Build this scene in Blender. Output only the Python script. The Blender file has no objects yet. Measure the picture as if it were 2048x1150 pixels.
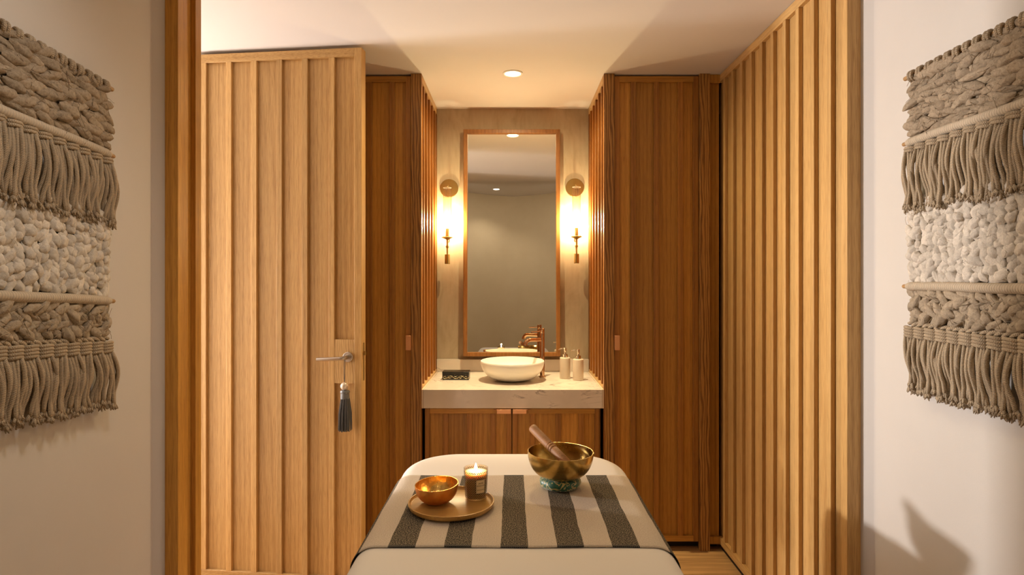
import bpy, math, random
from mathutils import Vector, Matrix, noise as mnoise
random.seed(7)
R = random.Random(11)
PI = math.pi
scene = bpy.context.scene
COL = scene.collection

# ------------------------------------------------------------------ camera
F = 1200.0
CAMZ = 1.415
cam_d = bpy.data.cameras.new('camera'); cam = bpy.data.objects.new('camera', cam_d); COL.objects.link(cam)
cam.location = (0, 0, CAMZ); cam.rotation_euler = (PI/2, 0, 0)
cam_d.sensor_width = 36; cam_d.lens = 36*F/2048
cam_d.shift_x = -1.5/2048; cam_d.shift_y = -15/2048
cam_d.clip_start = 0.02
scene.camera = cam
scene.view_settings.view_transform = 'Standard'; scene.view_settings.look = 'None'
scene.view_settings.gamma = 1.0; scene.view_settings.use_curve_mapping = False
scene.view_settings.exposure = 0.0

# ------------------------------------------------------------------ mesh collector
class MB:
    def __init__(s): s.v=[]; s.f=[]; s.uv=[]; s.seed=[]; s.mi=[]
    def add(s, verts, faces, uvs=None, seed=None, mi=0):
        b=len(s.v); s.v += [tuple(p) for p in verts]
        sd = R.random() if seed is None else seed
        s.seed += [sd]*len(verts)
        for i,f in enumerate(faces):
            s.f.append(tuple(b+k for k in f)); s.mi.append(mi)
            s.uv.append(uvs[i] if uvs else [(0,0)]*len(f))
        return s
    def box(s, x0,x1,y0,y1,z0,z1, M=None, seed=None, mi=0):
        P=[(x,y,z) for z in (z0,z1) for y in (y0,y1) for x in (x0,x1)]
        if M is not None: P=[M@Vector(p) for p in P]
        s.add(P,[(0,2,3,1),(4,5,7,6),(0,1,5,4),(2,6,7,3),(0,4,6,2),(1,3,7,5)],seed=seed,mi=mi); return s
    def lathe(s, prof, n=32, M=None, ripple=None, closed=False, seed=None, a0=0, a1=2*PI, mi=0):
        full = abs(a1-a0-2*PI)<1e-6
        cols = n if full else n+1
        P=[]
        for (r,z) in prof:
            for i in range(cols):
                a=a0+(a1-a0)*i/n
                rr=r*(1+(ripple[1]*math.cos(ripple[0]*a) if ripple else 0))
                P.append(Vector((rr*math.cos(a), rr*math.sin(a), z)))
        if M is not None: P=[M@p for p in P]
        Fs=[];U=[]
        m=len(prof)
        for j in range(m if closed else m-1):
            j2=(j+1)%m
            for i in range(n):
                i2=(i+1)%cols if full else i+1
                Fs.append((j*cols+i, j*cols+i2, j2*cols+i2, j2*cols+i))
                U.append([(i/n,prof[j][1]),((i+1)/n,prof[j][1]),((i+1)/n,prof[j2][1]),(i/n,prof[j2][1])])
        s.add(P,Fs,U,seed=seed,mi=mi); return s
    def cyl(s, r, z0, z1, n=24, M=None, bev=0.0, seed=None):
        b=min(bev,r*.9)
        prof=[(1e-5,z0),(r-b,z0),(r,z0+b),(r,z1-b),(r-b,z1),(1e-5,z1)]
        return s.lathe(prof,n,M,seed=seed)
    def tube(s, pts, rad, n=8, caps=True, seed=None, twist=0, vs=1.0):
        pts=[Vector(p) for p in pts]; m=len(pts)
        if not hasattr(rad,'__len__'): rad=[rad]*m
        T=[(pts[min(i+1,m-1)]-pts[max(i-1,0)]).normalized() for i in range(m)]
        up=Vector((0,0,1)) if abs(T[0].z)<.9 else Vector((0,1,0))
        nrm=(up-T[0]*up.dot(T[0])).normalized()
        P=[];L=0;Ls=[]
        for i in range(m):
            if i:
                L+=(pts[i]-pts[i-1]).length
                nrm=(nrm-T[i]*nrm.dot(T[i])).normalized()
            Ls.append(L)
            b=T[i].cross(nrm)
            for k in range(n):
                a=2*PI*k/n
                P.append(pts[i]+(nrm*math.cos(a)+b*math.sin(a))*rad[i])
        Fs=[];U=[]
        for i in range(m-1):
            for k in range(n):
                k2=(k+1)%n
                Fs.append((i*n+k,i*n+k2,(i+1)*n+k2,(i+1)*n+k))
                U.append([(k/n,Ls[i]),((k+1)/n,Ls[i]),((k+1)/n,Ls[i+1]),(k/n,Ls[i+1])])
        if caps:
            Fs.append(tuple(range(n-1,-1,-1))); U.append([(0,0)]*n)
            Fs.append(tuple((m-1)*n+k for k in range(n))); U.append([(0,0)]*n)
        s.add(P,Fs,U,seed=seed); return s
    def grid(s, fn, nu, nv, uvf=None, seed=None, mi=0):
        P=[fn(i/nu,j/nv) for j in range(nv+1) for i in range(nu+1)]
        Fs=[];U=[]
        for j in range(nv):
            for i in range(nu):
                a=j*(nu+1)+i
                Fs.append((a,a+1,a+nu+2,a+nu+1))
                q=[(i,j),(i+1,j),(i+1,j+1),(i,j+1)]
                U.append([uvf(x/nu,y/nv) if uvf else (x/nu,y/nv) for x,y in q])
        s.add(P,Fs,U,seed=seed,mi=mi); return s
    def build(s, name, mats, parent=None, smooth=True, bevel=0.0, angle=35, label=None, segs=2):
        me=bpy.data.meshes.new(name)
        off = parent_world(parent) if parent is not None else Vector((0,0,0))
        me.from_pydata([tuple(Vector(p)-off) for p in s.v],[],s.f)
        ul=me.uv_layers.new(name='UVMap'); k=0
        flat=[c for f in s.uv for p in f for c in p]
        ul.data.foreach_set('uv',flat)
        at=me.attributes.new('board','FLOAT','POINT'); at.data.foreach_set('value',s.seed)
        if not isinstance(mats,(list,tuple)): mats=[mats]
        for m in mats: me.materials.append(m)
        me.polygons.foreach_set('material_index',s.mi)
        me.validate(); me.update()
        if smooth:
            me.polygons.foreach_set('use_smooth',[True]*len(me.polygons))
            me.set_sharp_from_angle(angle=math.radians(angle))
        o=bpy.data.objects.new(name,me); COL.objects.link(o)
        if parent is not None: o.parent=parent
        if bevel>0:
            b=o.modifiers.new('bevel','BEVEL'); b.width=bevel; b.segments=segs; b.limit_method='ANGLE'; b.angle_limit=math.radians(40)
        if label: o['label']=label
        return o

def build_split(mb, size, name, *a, **k):
    # one object per box (8 vertices each)
    for q in range(0,len(mb.v),size):
        n=MB(); n.v=mb.v[q:q+size]; n.seed=mb.seed[q:q+size]
        for f,u,mi in zip(mb.f,mb.uv,mb.mi):
            if q<=f[0]<q+size: n.f.append(tuple(i-q for i in f)); n.uv.append(u); n.mi.append(mi)
        n.build(name,*a,**k)
def parent_world(p):
    v=Vector((0,0,0))
    while p is not None: v+=Vector(p.location); p=p.parent
    return v
def thing(name, loc, label, cat, group=None):
    o=bpy.data.objects.new(name,None); COL.objects.link(o); o.location=loc
    o.empty_display_size=.05
    o['label']=label; o['category']=cat
    if group: o['group']=group
    return o
def tag(o,label,cat,group=None):
    o['label']=label; o['category']=cat
    if group: o['group']=group
    return o
def struct(o,label=None):
    o['kind']='structure'
    if label: o['label']=label
    return o
def align(p0,p1):
    """matrix taking z axis segment [0,len] to p0->p1"""
    p0=Vector(p0);p1=Vector(p1);d=p1-p0
    q=Vector((0,0,1)).rotation_difference(d)
    return Matrix.Translation(p0)@q.to_matrix().to_4x4(), d.length

# ------------------------------------------------------------------ materials
def newmat(name):
    m=bpy.data.materials.new(name); m.use_nodes=True
    nt=m.node_tree; b=nt.nodes['Principled BSDF']
    return m,nt,b
def N(nt,t,**k):
    n=nt.nodes.new(t)
    for a,b in k.items():
        if a.startswith('in_'): n.inputs[a[3:].replace('_',' ')].default_value=b
        else: setattr(n,a,b)
    return n
def L(nt,a,b): nt.links.new(a,b)
def ramp(nt,fac,stops,interp='LINEAR'):
    r=nt.nodes.new('ShaderNodeValToRGB'); r.color_ramp.interpolation=interp
    e=r.color_ramp.elements
    while len(e)<len(stops): e.new(.5)
    for i,(p,c) in enumerate(stops):
        e[i].position=p; e[i].color=(*c,1) if len(c)==3 else c
    L(nt,fac,r.inputs[0]); return r
def mathn(nt,op,a,b=None,c=None,clamp=False):
    n=nt.nodes.new('ShaderNodeMath'); n.operation=op; n.use_clamp=clamp
    for i,x in enumerate((a,b,c)):
        if x is None: continue
        if isinstance(x,(int,float)): n.inputs[i].default_value=x
        else: L(nt,x,n.inputs[i])
    return n.outputs[0]
def mixc(nt,fac,a,b,blend='MIX'):
    n=nt.nodes.new('ShaderNodeMix'); n.data_type='RGBA'; n.blend_type=blend
    for idx,x in ((0,fac),(6,a),(7,b)):
        if isinstance(x,(int,float)): n.inputs[idx].default_value=x
        elif isinstance(x,tuple): n.inputs[idx].default_value=(*x,1)
        else: L(nt,x,n.inputs[idx])
    return n.outputs[2]
def bump(nt,b,h,strength=.3,dist=.001):
    n=N(nt,'ShaderNodeBump'); n.inputs['Strength'].default_value=strength; n.inputs['Distance'].default_value=dist
    L(nt,h,n.inputs['Height']); L(nt,n.outputs[0],b.inputs['Normal']); return n
def simple(name,col,rough=.5,metal=0,spec=.5):
    m,nt,b=newmat(name); b.inputs['Base Color'].default_value=(*col,1)
    b.inputs['Roughness'].default_value=rough; b.inputs['Metallic'].default_value=metal
    b.inputs['Specular IOR Level'].default_value=spec
    return m

def wood(name, light, dark, scale=1.0, rough=.38, axis='Z', cath=0.10, var=.22, spec=.4, wv=(14,.55), wd=5):
    m,nt,b=newmat(name)
    tc=N(nt,'ShaderNodeTexCoord'); at=N(nt,'ShaderNodeAttribute',attribute_name='board')
    off=mathn(nt,'MULTIPLY',at.outputs['Fac'],17.3)
    comb=N(nt,'ShaderNodeCombineXYZ'); L(nt,off,comb.inputs[0]); L(nt,off,comb.inputs[1]); L(nt,off,comb.inputs[2])
    va=N(nt,'ShaderNodeVectorMath',operation='ADD'); L(nt,tc.outputs['Object'],va.inputs[0]); L(nt,comb.outputs[0],va.inputs[1])
    def mp(sc):
        q=N(nt,'ShaderNodeMapping'); s={'Z':(sc[0],sc[0],sc[1]),'X':(sc[1],sc[0],sc[0]),'Y':(sc[0],sc[1],sc[0])}[axis]
        q.inputs['Scale'].default_value=tuple(x*scale for x in s); L(nt,va.outputs[0],q.inputs[0]); return q
    n1=N(nt,'ShaderNodeTexNoise'); n1.inputs['Scale'].default_value=1; n1.inputs['Detail'].default_value=5; n1.inputs['Roughness'].default_value=.65
    L(nt,mp((420,6)).outputs[0],n1.inputs[0])
    n2=N(nt,'ShaderNodeTexNoise'); n2.inputs['Scale'].default_value=1; n2.inputs['Detail'].default_value=3
    n2.inputs['Distortion'].default_value=.4
    L(nt,mp((26,.8)).outputs[0],n2.inputs[0])
    w=N(nt,'ShaderNodeTexWave',wave_type='RINGS',rings_direction='Y' if axis!='Y' else 'X')
    w.inputs['Scale'].default_value=1; w.inputs['Distortion'].default_value=wd; w.inputs['Detail'].default_value=2; w.inputs['Detail Scale'].default_value=1.2
    L(nt,mp(wv).outputs[0],w.inputs[0])
    f=mathn(nt,'ADD',mathn(nt,'MULTIPLY',n1.outputs[0],.62),mathn(nt,'MULTIPLY',n2.outputs[0],.38))
    f=mathn(nt,'ADD',f,mathn(nt,'MULTIPLY',mathn(nt,'SUBTRACT',w.outputs['Fac'],.5),cath))
    mid=tuple((a*.65+c*.35) for a,c in zip(light,dark))
    r=ramp(nt,f,[(.32,dark),(.48,mid),(.64,light)])
    hv=N(nt,'ShaderNodeHueSaturation'); L(nt,r.outputs[0],hv.inputs['Color'])
    L(nt,mathn(nt,'MULTIPLY_ADD',at.outputs['Fac'],var,1-var*.55),hv.inputs['Value'])
    n4=N(nt,'ShaderNodeTexNoise'); n4.inputs['Scale'].default_value=1; n4.inputs['Detail'].default_value=2
    L(nt,mp((620,16)).outputs[0],n4.inputs[0])
    pore=ramp(nt,n4.outputs[0],[(.50,(1,1,1)),(.66,(.76,.70,.62))])
    L(nt,mixc(nt,1.0,hv.outputs[0],pore.outputs[0],'MULTIPLY'),b.inputs['Base Color'])
    b.inputs['Roughness'].default_value=rough; b.inputs['Specular IOR Level'].default_value=spec
    bump(nt,b,n1.outputs[0],.25,.0006)
    return m

OAK_L=(.62,.385,.145); OAK_D=(.40,.215,.066)
M_oak = wood('oak_vertical',OAK_L,OAK_D)
M_oakh= wood('oak_horizontal',OAK_L,OAK_D,axis='X')
M_oaky= wood('oak_along_depth',OAK_L,OAK_D,axis='Y')
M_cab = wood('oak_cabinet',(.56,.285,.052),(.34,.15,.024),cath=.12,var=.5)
M_cabh= wood('oak_cabinet_horizontal',(.56,.285,.052),(.34,.15,.024),axis='X')
M_cabb= wood('oak_cabinet_battens',(.42,.19,.036),(.25,.10,.018),cath=.12,var=.4)
M_side= wood('oak_side_shaded',(.33,.13,.024),(.21,.075,.013),cath=.12,var=.4)  # oak darkened so the shade between the niche side battens sits in the colour
M_caby= wood('oak_cabinet_depth',(.56,.285,.052),(.34,.15,.024),axis='Y')
M_post= wood('oak_post_cathedral',(.45,.23,.06),(.20,.085,.02),cath=.42,wv=(22,2.6),wd=9)
M_tray= wood('tray_wood',(.60,.35,.10),(.44,.23,.055),axis='X',rough=.28)
M_mallet=wood('mallet_wood',(.34,.16,.05),(.19,.075,.02),axis='X',rough=.6)
M_frame=wood('mirror_frame_wood',(.33,.145,.038),(.21,.08,.018),rough=.4)
M_dowel=simple('dowel_wood',(.38,.22,.09),.5)

def plaster(name,c1,c2,sc=3,rough=.85,bs=.12):
    m,nt,b=newmat(name)
    tc=N(nt,'ShaderNodeTexCoord'); n=N(nt,'ShaderNodeTexNoise'); n.inputs['Scale'].default_value=sc; n.inputs['Detail'].default_value=6; n.inputs['Roughness'].default_value=.6
    L(nt,tc.outputs['Object'],n.inputs[0])
    r=ramp(nt,n.outputs[0],[(.3,c1),(.7,c2)]); L(nt,r.outputs[0],b.inputs['Base Color'])
    b.inputs['Roughness'].default_value=rough; b.inputs['Specular IOR Level'].default_value=.2
    n2=N(nt,'ShaderNodeTexNoise'); n2.inputs['Scale'].default_value=260; L(nt,tc.outputs['Object'],n2.inputs[0])
    bump(nt,b,n2.outputs[0],bs,.001)
    return m
M_wall=plaster('painted_wall',(.60,.56,.515),(.63,.59,.545),2)
M_ceil=plaster('painted_ceiling',(.70,.655,.61),(.72,.675,.63),2)
M_back=plaster('rear_wall_fabric',(.53,.43,.28),(.57,.465,.31),3)
# trowelled plaster in the niche
def niche_plaster():
    m,nt,b=newmat('trowelled_plaster')
    tc=N(nt,'ShaderNodeTexCoord')
    n=N(nt,'ShaderNodeTexNoise'); n.inputs['Scale'].default_value=1; n.inputs['Detail'].default_value=7; n.inputs['Roughness'].default_value=.62; n.inputs['Distortion'].default_value=1.2
    mp=N(nt,'ShaderNodeMapping'); mp.inputs['Scale'].default_value=(7,7,3.2); L(nt,tc.outputs['Object'],mp.inputs[0]); L(nt,mp.outputs[0],n.inputs[0])
    n3=N(nt,'ShaderNodeTexNoise'); n3.inputs['Scale'].default_value=1; n3.inputs['Detail'].default_value=6
    mp3=N(nt,'ShaderNodeMapping'); mp3.inputs['Scale'].default_value=(60,60,8); L(nt,tc.outputs['Object'],mp3.inputs[0]); L(nt,mp3.outputs[0],n3.inputs[0])
    f=mathn(nt,'ADD',mathn(nt,'MULTIPLY',n.outputs[0],.75),mathn(nt,'MULTIPLY',n3.outputs[0],.25))
    r=ramp(nt,f,[(.30,(.38,.30,.19)),(.47,(.46,.37,.25)),(.66,(.53,.44,.31))])
    L(nt,r.outputs[0],b.inputs['Base Color']); b.inputs['Roughness'].default_value=.6; b.inputs['Specular IOR Level'].default_value=.25
    bump(nt,b,f,.25,.003); return m
M_niche=niche_plaster()
def marble(name,base,vein,sc=3.2,rough=.16):
    m,nt,b=newmat(name)
    tc=N(nt,'ShaderNodeTexCoord')
    w=N(nt,'ShaderNodeTexNoise'); w.inputs['Scale'].default_value=sc; w.inputs['Detail'].default_value=8; w.inputs['Roughness'].default_value=.6; w.inputs['Distortion'].default_value=1.6
    mp=N(nt,'ShaderNodeMapping'); mp.inputs['Rotation'].default_value=(.4,.5,.5); mp.inputs['Scale'].default_value=(1,1.4,2.2); mp.inputs['Location'].default_value=(3.1,1.7,.4)
    L(nt,tc.outputs['Object'],mp.inputs[0]); L(nt,mp.outputs[0],w.inputs[0])
    d=mathn(nt,'ABSOLUTE',mathn(nt,'SUBTRACT',w.outputs[0],.5))
    r=ramp(nt,d,[(0,vein),(.006,tuple(a*.6+v*.4 for a,v in zip(base,vein))),(.022,base)])
    n2=N(nt,'ShaderNodeTexNoise'); n2.inputs['Scale'].default_value=6; n2.inputs['Detail'].default_value=4; L(nt,tc.outputs['Object'],n2.inputs[0])
    mask=ramp(nt,n2.outputs[0],[(.50,(0,0,0)),(.62,(1,1,1))])
    cl=ramp(nt,n2.outputs[0],[(.3,tuple(x*.86 for x in base)),(.7,base)])
    c=mixc(nt,mask.outputs[0],cl.outputs[0],r.outputs[0])
    L(nt,c,b.inputs['Base Color']); b.inputs['Roughness'].default_value=rough
    return m
M_marble=marble('veined_marble',(.74,.66,.57),(.28,.23,.20))
M_stone=marble('dispenser_marble',(.72,.61,.49),(.50,.38,.27),sc=14,rough=.35)
M_ceram=simple('matt_ceramic',(.86,.82,.75),.35)
M_dark=simple('dark_gap',(.012,.007,.004),.8)
M_brass=simple('aged_brass',(.40,.275,.10),.38,1)
M_copper=simple('satin_copper',(.80,.42,.22),.42,1)
M_chrome=simple('polished_copper_chrome',(.56,.35,.21),.08,1)
M_chrome2=simple('polished_nickel',(.72,.62,.50),.12,1)
M_steel=simple('brushed_steel',(.52,.47,.41),.33,1)
M_black=simple('black_lacquer',(.006,.005,.004),.25)
M_gold=simple('gold_inlay',(.65,.52,.30),.35,.7)
M_trimw=simple('white_enamel_ring',(.8,.76,.7),.4)

def schlick(nt,f0=.04,k=.9):
    g=N(nt,'ShaderNodeNewGeometry'); d=N(nt,'ShaderNodeVectorMath',operation='DOT_PRODUCT'); L(nt,g.outputs['Incoming'],d.inputs[0]); L(nt,g.outputs['Normal'],d.inputs[1])
    x=mathn(nt,'SUBTRACT',1.0,mathn(nt,'ABSOLUTE',d.outputs['Value']),clamp=True)
    return mathn(nt,'MULTIPLY_ADD',mathn(nt,'POWER',x,5.0),k,f0,clamp=True)
def emis(name,col,st):
    m=bpy.data.materials.new(name); m.use_nodes=True; nt=m.node_tree; nt.nodes.clear()
    e=N(nt,'ShaderNodeEmission'); e.inputs[0].default_value=(*col,1); e.inputs[1].default_value=st
    o=N(nt,'ShaderNodeOutputMaterial'); L(nt,e.outputs[0],o.inputs[0]); return m
def thinglass(name,tint=(.97,.95,.92),rough=.04,ior=1.45,base=.0):
    m=bpy.data.materials.new(name); m.use_nodes=True; nt=m.node_tree; nt.nodes.clear()
    t=N(nt,'ShaderNodeBsdfTransparent'); t.inputs[0].default_value=(*tint,1)
    g=N(nt,'ShaderNodeBsdfGlossy'); g.inputs['Roughness'].default_value=rough
    L(nt,mixc(nt,schlick(nt,0.0,1.6),tint,(.50,.40,.27)),t.inputs[0])
    mx=N(nt,'ShaderNodeMixShader'); L(nt,schlick(nt,.04+base),mx.inputs[0]); L(nt,t.outputs[0],mx.inputs[1]); L(nt,g.outputs[0],mx.inputs[2])
    o=N(nt,'ShaderNodeOutputMaterial'); L(nt,mx.outputs[0],o.inputs[0]); return m
M_glass=thinglass('sconce_glass',(.93,.90,.84),base=.12)
M_rim=simple('ground_glass_rim',(.78,.74,.66),.3)
M_mirror=simple('mirror_glass',(.80,.78,.72),.0,1)

def cloth(name,col,sc=900,rough=.9,bs=.2,dist=.0008):
    m,nt,b=newmat(name); tc=N(nt,'ShaderNodeTexCoord')
    n=N(nt,'ShaderNodeTexNoise'); n.inputs['Scale'].default_value=sc; n.inputs['Detail'].default_value=2; L(nt,tc.outputs['Object'],n.inputs[0])
    b.inputs['Base Color'].default_value=(*col,1); b.inputs['Roughness'].default_value=rough
    b.inputs['Specular IOR Level'].default_value=.15
    bump(nt,b,n.outputs[0],bs,dist); return m
M_sheet=cloth('white_cotton_sheet',(.76,.71,.64),700,bs=.12)
def yarn(name,c1,c2,sc=150,bs=.5):
    m,nt,b=newmat(name); tc=N(nt,'ShaderNodeTexCoord'); at=N(nt,'ShaderNodeAttribute',attribute_name='board')
    n=N(nt,'ShaderNodeTexNoise'); n.inputs['Scale'].default_value=sc; n.inputs['Detail'].default_value=7; n.inputs['Roughness'].default_value=.75; n.inputs['Distortion'].default_value=.6; L(nt,tc.outputs['Object'],n.inputs[0])
    uv=N(nt,'ShaderNodeUVMap'); sx=N(nt,'ShaderNodeSeparateXYZ'); L(nt,uv.outputs[0],sx.inputs[0])
    ph=mathn(nt,'ADD',mathn(nt,'MULTIPLY',sx.outputs[1],2*PI/.0024),mathn(nt,'MULTIPLY',n.outputs[0],9.0))
    rib=mathn(nt,'MULTIPLY_ADD',mathn(nt,'SINE',ph),.5,.5)
    f=mathn(nt,'ADD',mathn(nt,'MULTIPLY',n.outputs[0],.88),mathn(nt,'MULTIPLY',rib,.12))
    r=ramp(nt,f,[(.32,c1),(.60,c2)])
    hv=N(nt,'ShaderNodeHueSaturation'); L(nt,r.outputs[0],hv.inputs['Color']); L(nt,mathn(nt,'MULTIPLY_ADD',at.outputs['Fac'],.26,.84),hv.inputs['Value'])
    L(nt,hv.outputs[0],b.inputs['Base Color']); b.inputs['Roughness'].default_value=.95; b.inputs['Specular IOR Level'].default_value=.1
    bump(nt,b,f,bs,.004); return m
M_rag=yarn('taupe_rag_yarn',(.22,.165,.11),(.44,.35,.25))
M_rag2=yarn('cream_rag_yarn',(.50,.44,.365),(.72,.65,.56))
M_rag3=yarn('beige_rag_yarn',(.27,.21,.145),(.50,.405,.295))
def braid():
    m,nt,b=newmat('braided_cord'); uv=N(nt,'ShaderNodeUVMap')
    sx=N(nt,'ShaderNodeSeparateXYZ'); L(nt,uv.outputs[0],sx.inputs[0])
    a=mathn(nt,'SINE',mathn(nt,'ADD',mathn(nt,'MULTIPLY',sx.outputs[0],2*PI*3),mathn(nt,'MULTIPLY',sx.outputs[1],1700)))
    c=mathn(nt,'SINE',mathn(nt,'SUBTRACT',mathn(nt,'MULTIPLY',sx.outputs[0],2*PI*3),mathn(nt,'MULTIPLY',sx.outputs[1],1700)))
    h=mathn(nt,'MAXIMUM',a,c); h=mathn(nt,'MULTIPLY_ADD',h,.5,.5)
    at=N(nt,'ShaderNodeAttribute',attribute_name='board')
    r=ramp(nt,h,[(.35,(.36,.275,.18)),(.9,(.49,.39,.275))])
    hv=N(nt,'ShaderNodeHueSaturation'); L(nt,r.outputs[0],hv.inputs['Color']); L(nt,mathn(nt,'MULTIPLY_ADD',at.outputs['Fac'],.2,.88),hv.inputs['Value'])
    L(nt,hv.outputs[0],b.inputs['Base Color']); b.inputs['Roughness'].default_value=.9; b.inputs['Specular IOR Level'].default_value=.1
    bump(nt,b,h,.7,.0016); return m
M_cord=braid()
M_wrap=cloth('wrapped_cotton_cord',(.52,.43,.32),500)
M_floor_base=None
def floor_mat():
    m,nt,b=newmat('oak_floor_planks'); tc=N(nt,'ShaderNodeTexCoord')
    br=N(nt,'ShaderNodeTexBrick'); br.inputs['Scale'].default_value=1; br.inputs['Brick Width'].default_value=1.6; br.inputs['Row Height'].default_value=.16
    br.inputs['Mortar Size'].default_value=.0012; br.inputs['Color1'].default_value=(.52,.31,.13,1); br.inputs['Color2'].default_value=(.44,.25,.10,1); br.inputs['Mortar'].default_value=(.10,.05,.02,1)
    L(nt,tc.outputs['Object'],br.inputs[0])
    n=N(nt,'ShaderNodeTexNoise'); n.inputs['Scale'].default_value=1; n.inputs['Detail'].default_value=6
    mp=N(nt,'ShaderNodeMapping'); mp.inputs['Scale'].default_value=(3,70,1); L(nt,tc.outputs['Object'],mp.inputs[0]); L(nt,mp.outputs[0],n.inputs[0])
    r=ramp(nt,n.outputs[0],[(.3,(.55,.5,.45)),(.7,(1.1,1.08,1.05))])
    L(nt,mixc(nt,1.0,br.outputs[0],r.outputs[0],'MULTIPLY'),b.inputs['Base Color']); b.inputs['Roughness'].default_value=.4
    return m
M_floor=floor_mat()

# ------------------------------------------------------------------ room
H=2.493          # vestibule ceiling
H2=2.80          # treatment room ceiling
YP=1.948         # portal front plane
Y1=3.13; Y2=3.78
NX=.476          # niche half width
SX=1.087         # slat face
def wallbox(name,*a,mat=M_wall,label=None):
    mb=MB(); mb.box(*a); return struct(mb.build(name,mat,smooth=False),label)
mb=MB(); mb.box(-5.6,1.6,-1.5,4.0,-.06,0); struct(mb.build('floor',M_floor,smooth=False))
wallbox('ceiling',-5.6,1.5,YP+.05,3.9,H,H+.07,mat=M_ceil)
mb=MB(); P=[];Fs=[]; nn=40
for i in range(nn+1):
    y=YP+.05-(YP+1.55)*i/nn
    q=min(1,max(0,(YP-y)/2.5)); z=H+(H2-H)*(q*q*(3-2*q))
    P+=[(-1.5,y,z),(1.5,y,z),(-1.5,y,z+.07),(1.5,y,z+.07)]
for i in range(nn):
    a=4*i;b=a+4; Fs+=[(a,a+1,b+1,b),(a+2,b+2,b+3,a+3),(a,b,b+2,a+2),(a+1,a+3,b+3,b+1)]
mb.add(P,Fs); struct(mb.build('ceiling',M_ceil,angle=30))
wallbox('wall_niche',-NX-.03,NX+.03,Y2,Y2+.1,0,H,mat=M_niche)
WX=1.135
# treatment room: curved wall, one continuous surface
def roomwall(side):
    pts=[(WX-.006,YP+.02),(WX-.006,YP+.003),(WX+.009,YP-.05),(WX+.006,YP-.052),(WX,1.6),(WX,1.2),(WX,.6),(WX,.1),(WX-.02,-.15)]
    mb=MB(); P=[];Fs=[]
    for (x,y) in pts:
        P+= [(side*x,y,0),(side*x,y,H2),(side*(x+.12),y,0),(side*(x+.12),y,H2)]
    n=len(pts)
    for i in range(n-1):
        a=4*i;b=a+4
        Fs+=[(a,b,b+1,a+1),(a+2,a+3,b+3,b+2),(a+1,b+1,b+3,a+3),(a,a+2,b+2,b)]
    Fs+=[(0,1,3,2),(4*n-4,4*n-2,4*n-1,4*n-3)]
    mb.add(P,Fs)
    return mb.build('wall_left' if side<0 else 'wall_right',M_wall,angle=10)
struct(roomwall(-1)); struct(roomwall(1))
pts=[]
for i in range(33):
    t=-1+2*i/32; x=1.14*t
    y=-1.10+.80*abs(t)**1.5+ (.35*max(0,abs(t)-.8)**1.0)
    pts.append((x,y))
mb=MB(); P=[];Fs=[]
for (x,y) in pts: P+=[(x,y,0),(x,y,H2),(x,y-.12,0),(x,y-.12,H2)]
for i in range(32):
    a=4*i;b=a+4; Fs+=[(a,b,b+1,a+1),(a+2,a+3,b+3,b+2),(a+1,b+1,b+3,a+3),(a,a+2,b+2,b)]
mb.add(P,Fs); struct(mb.build('wall_rear',M_back,angle=40))
# corridor on the left
wallbox('wall_corridor',-5.6,-1.135-.12,YP,YP+.1,0,H)
wallbox('wall_corridor',-5.6,-1.62,3.45,3.55,0,H)
wallbox('wall_corridor',-5.6,-5.5,YP+.1,3.45,0,H)
wallbox('wall_hinge_side',-1.62,-1.53,2.86,3.45,0,H)
wallbox('wall_vestibule',-1.53,-1.10,3.13,3.2,0,H,mat=M_cab)

# slatted wall on the right
FW=.027; FP=.0165
mb=MB()
ys=[2.961,2.845,2.732,2.617,2.506,2.391,2.2825,2.166,2.051]
edges=[YP+.037]+sorted(ys)+[3.076]
zb=.03
# back panels, one board between fins
bounds=[YP+.037]+sorted([y+FW*.5 for y in ys])+[3.09,Y1+.07]
for a,b in zip(bounds[:-1],bounds[1:]): mb.box(SX+FP,SX+.05,a,b,zb,H-.002)
ws=mb.build('wall_right_slatted',M_oak,smooth=False); struct(ws)
mb=MB()
for y in ys+[3.074]: mb.box(SX,SX+FP-.0002,y,y+FW,zb+.038,H-.04)
mb.build('batten',M_oak,ws,bevel=.0012)
mb=MB(); mb.box(SX-.0008,SX+FP-.0002,YP+.037,Y1+.03,H-.040,H-.002); mb.box(SX-.0008,SX+FP-.0002,YP+.037,Y1+.03,zb,zb+.038)
build_split(mb,8,'rail',M_oaky,ws,bevel=.0012)
mb=MB(); mb.box(SX+.012,SX+.05,YP+.037,Y1+.03,0,zb); mb.build('shadow_gap',M_dark,ws,smooth=False)
mb=MB(); mb.box(SX-.001,SX+.044,YP,YP+.0365,0,H-.001); struct(mb.build('trim_1',M_oak,bevel=.0015))
# left portal jamb
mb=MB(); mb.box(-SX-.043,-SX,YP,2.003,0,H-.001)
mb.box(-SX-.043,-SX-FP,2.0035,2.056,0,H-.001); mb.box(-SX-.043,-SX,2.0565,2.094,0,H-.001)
struct(mb.build('trim_2',M_cab,bevel=.0015))  # deeper cabinet oak puts the shade on the jamb front into its colour

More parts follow.
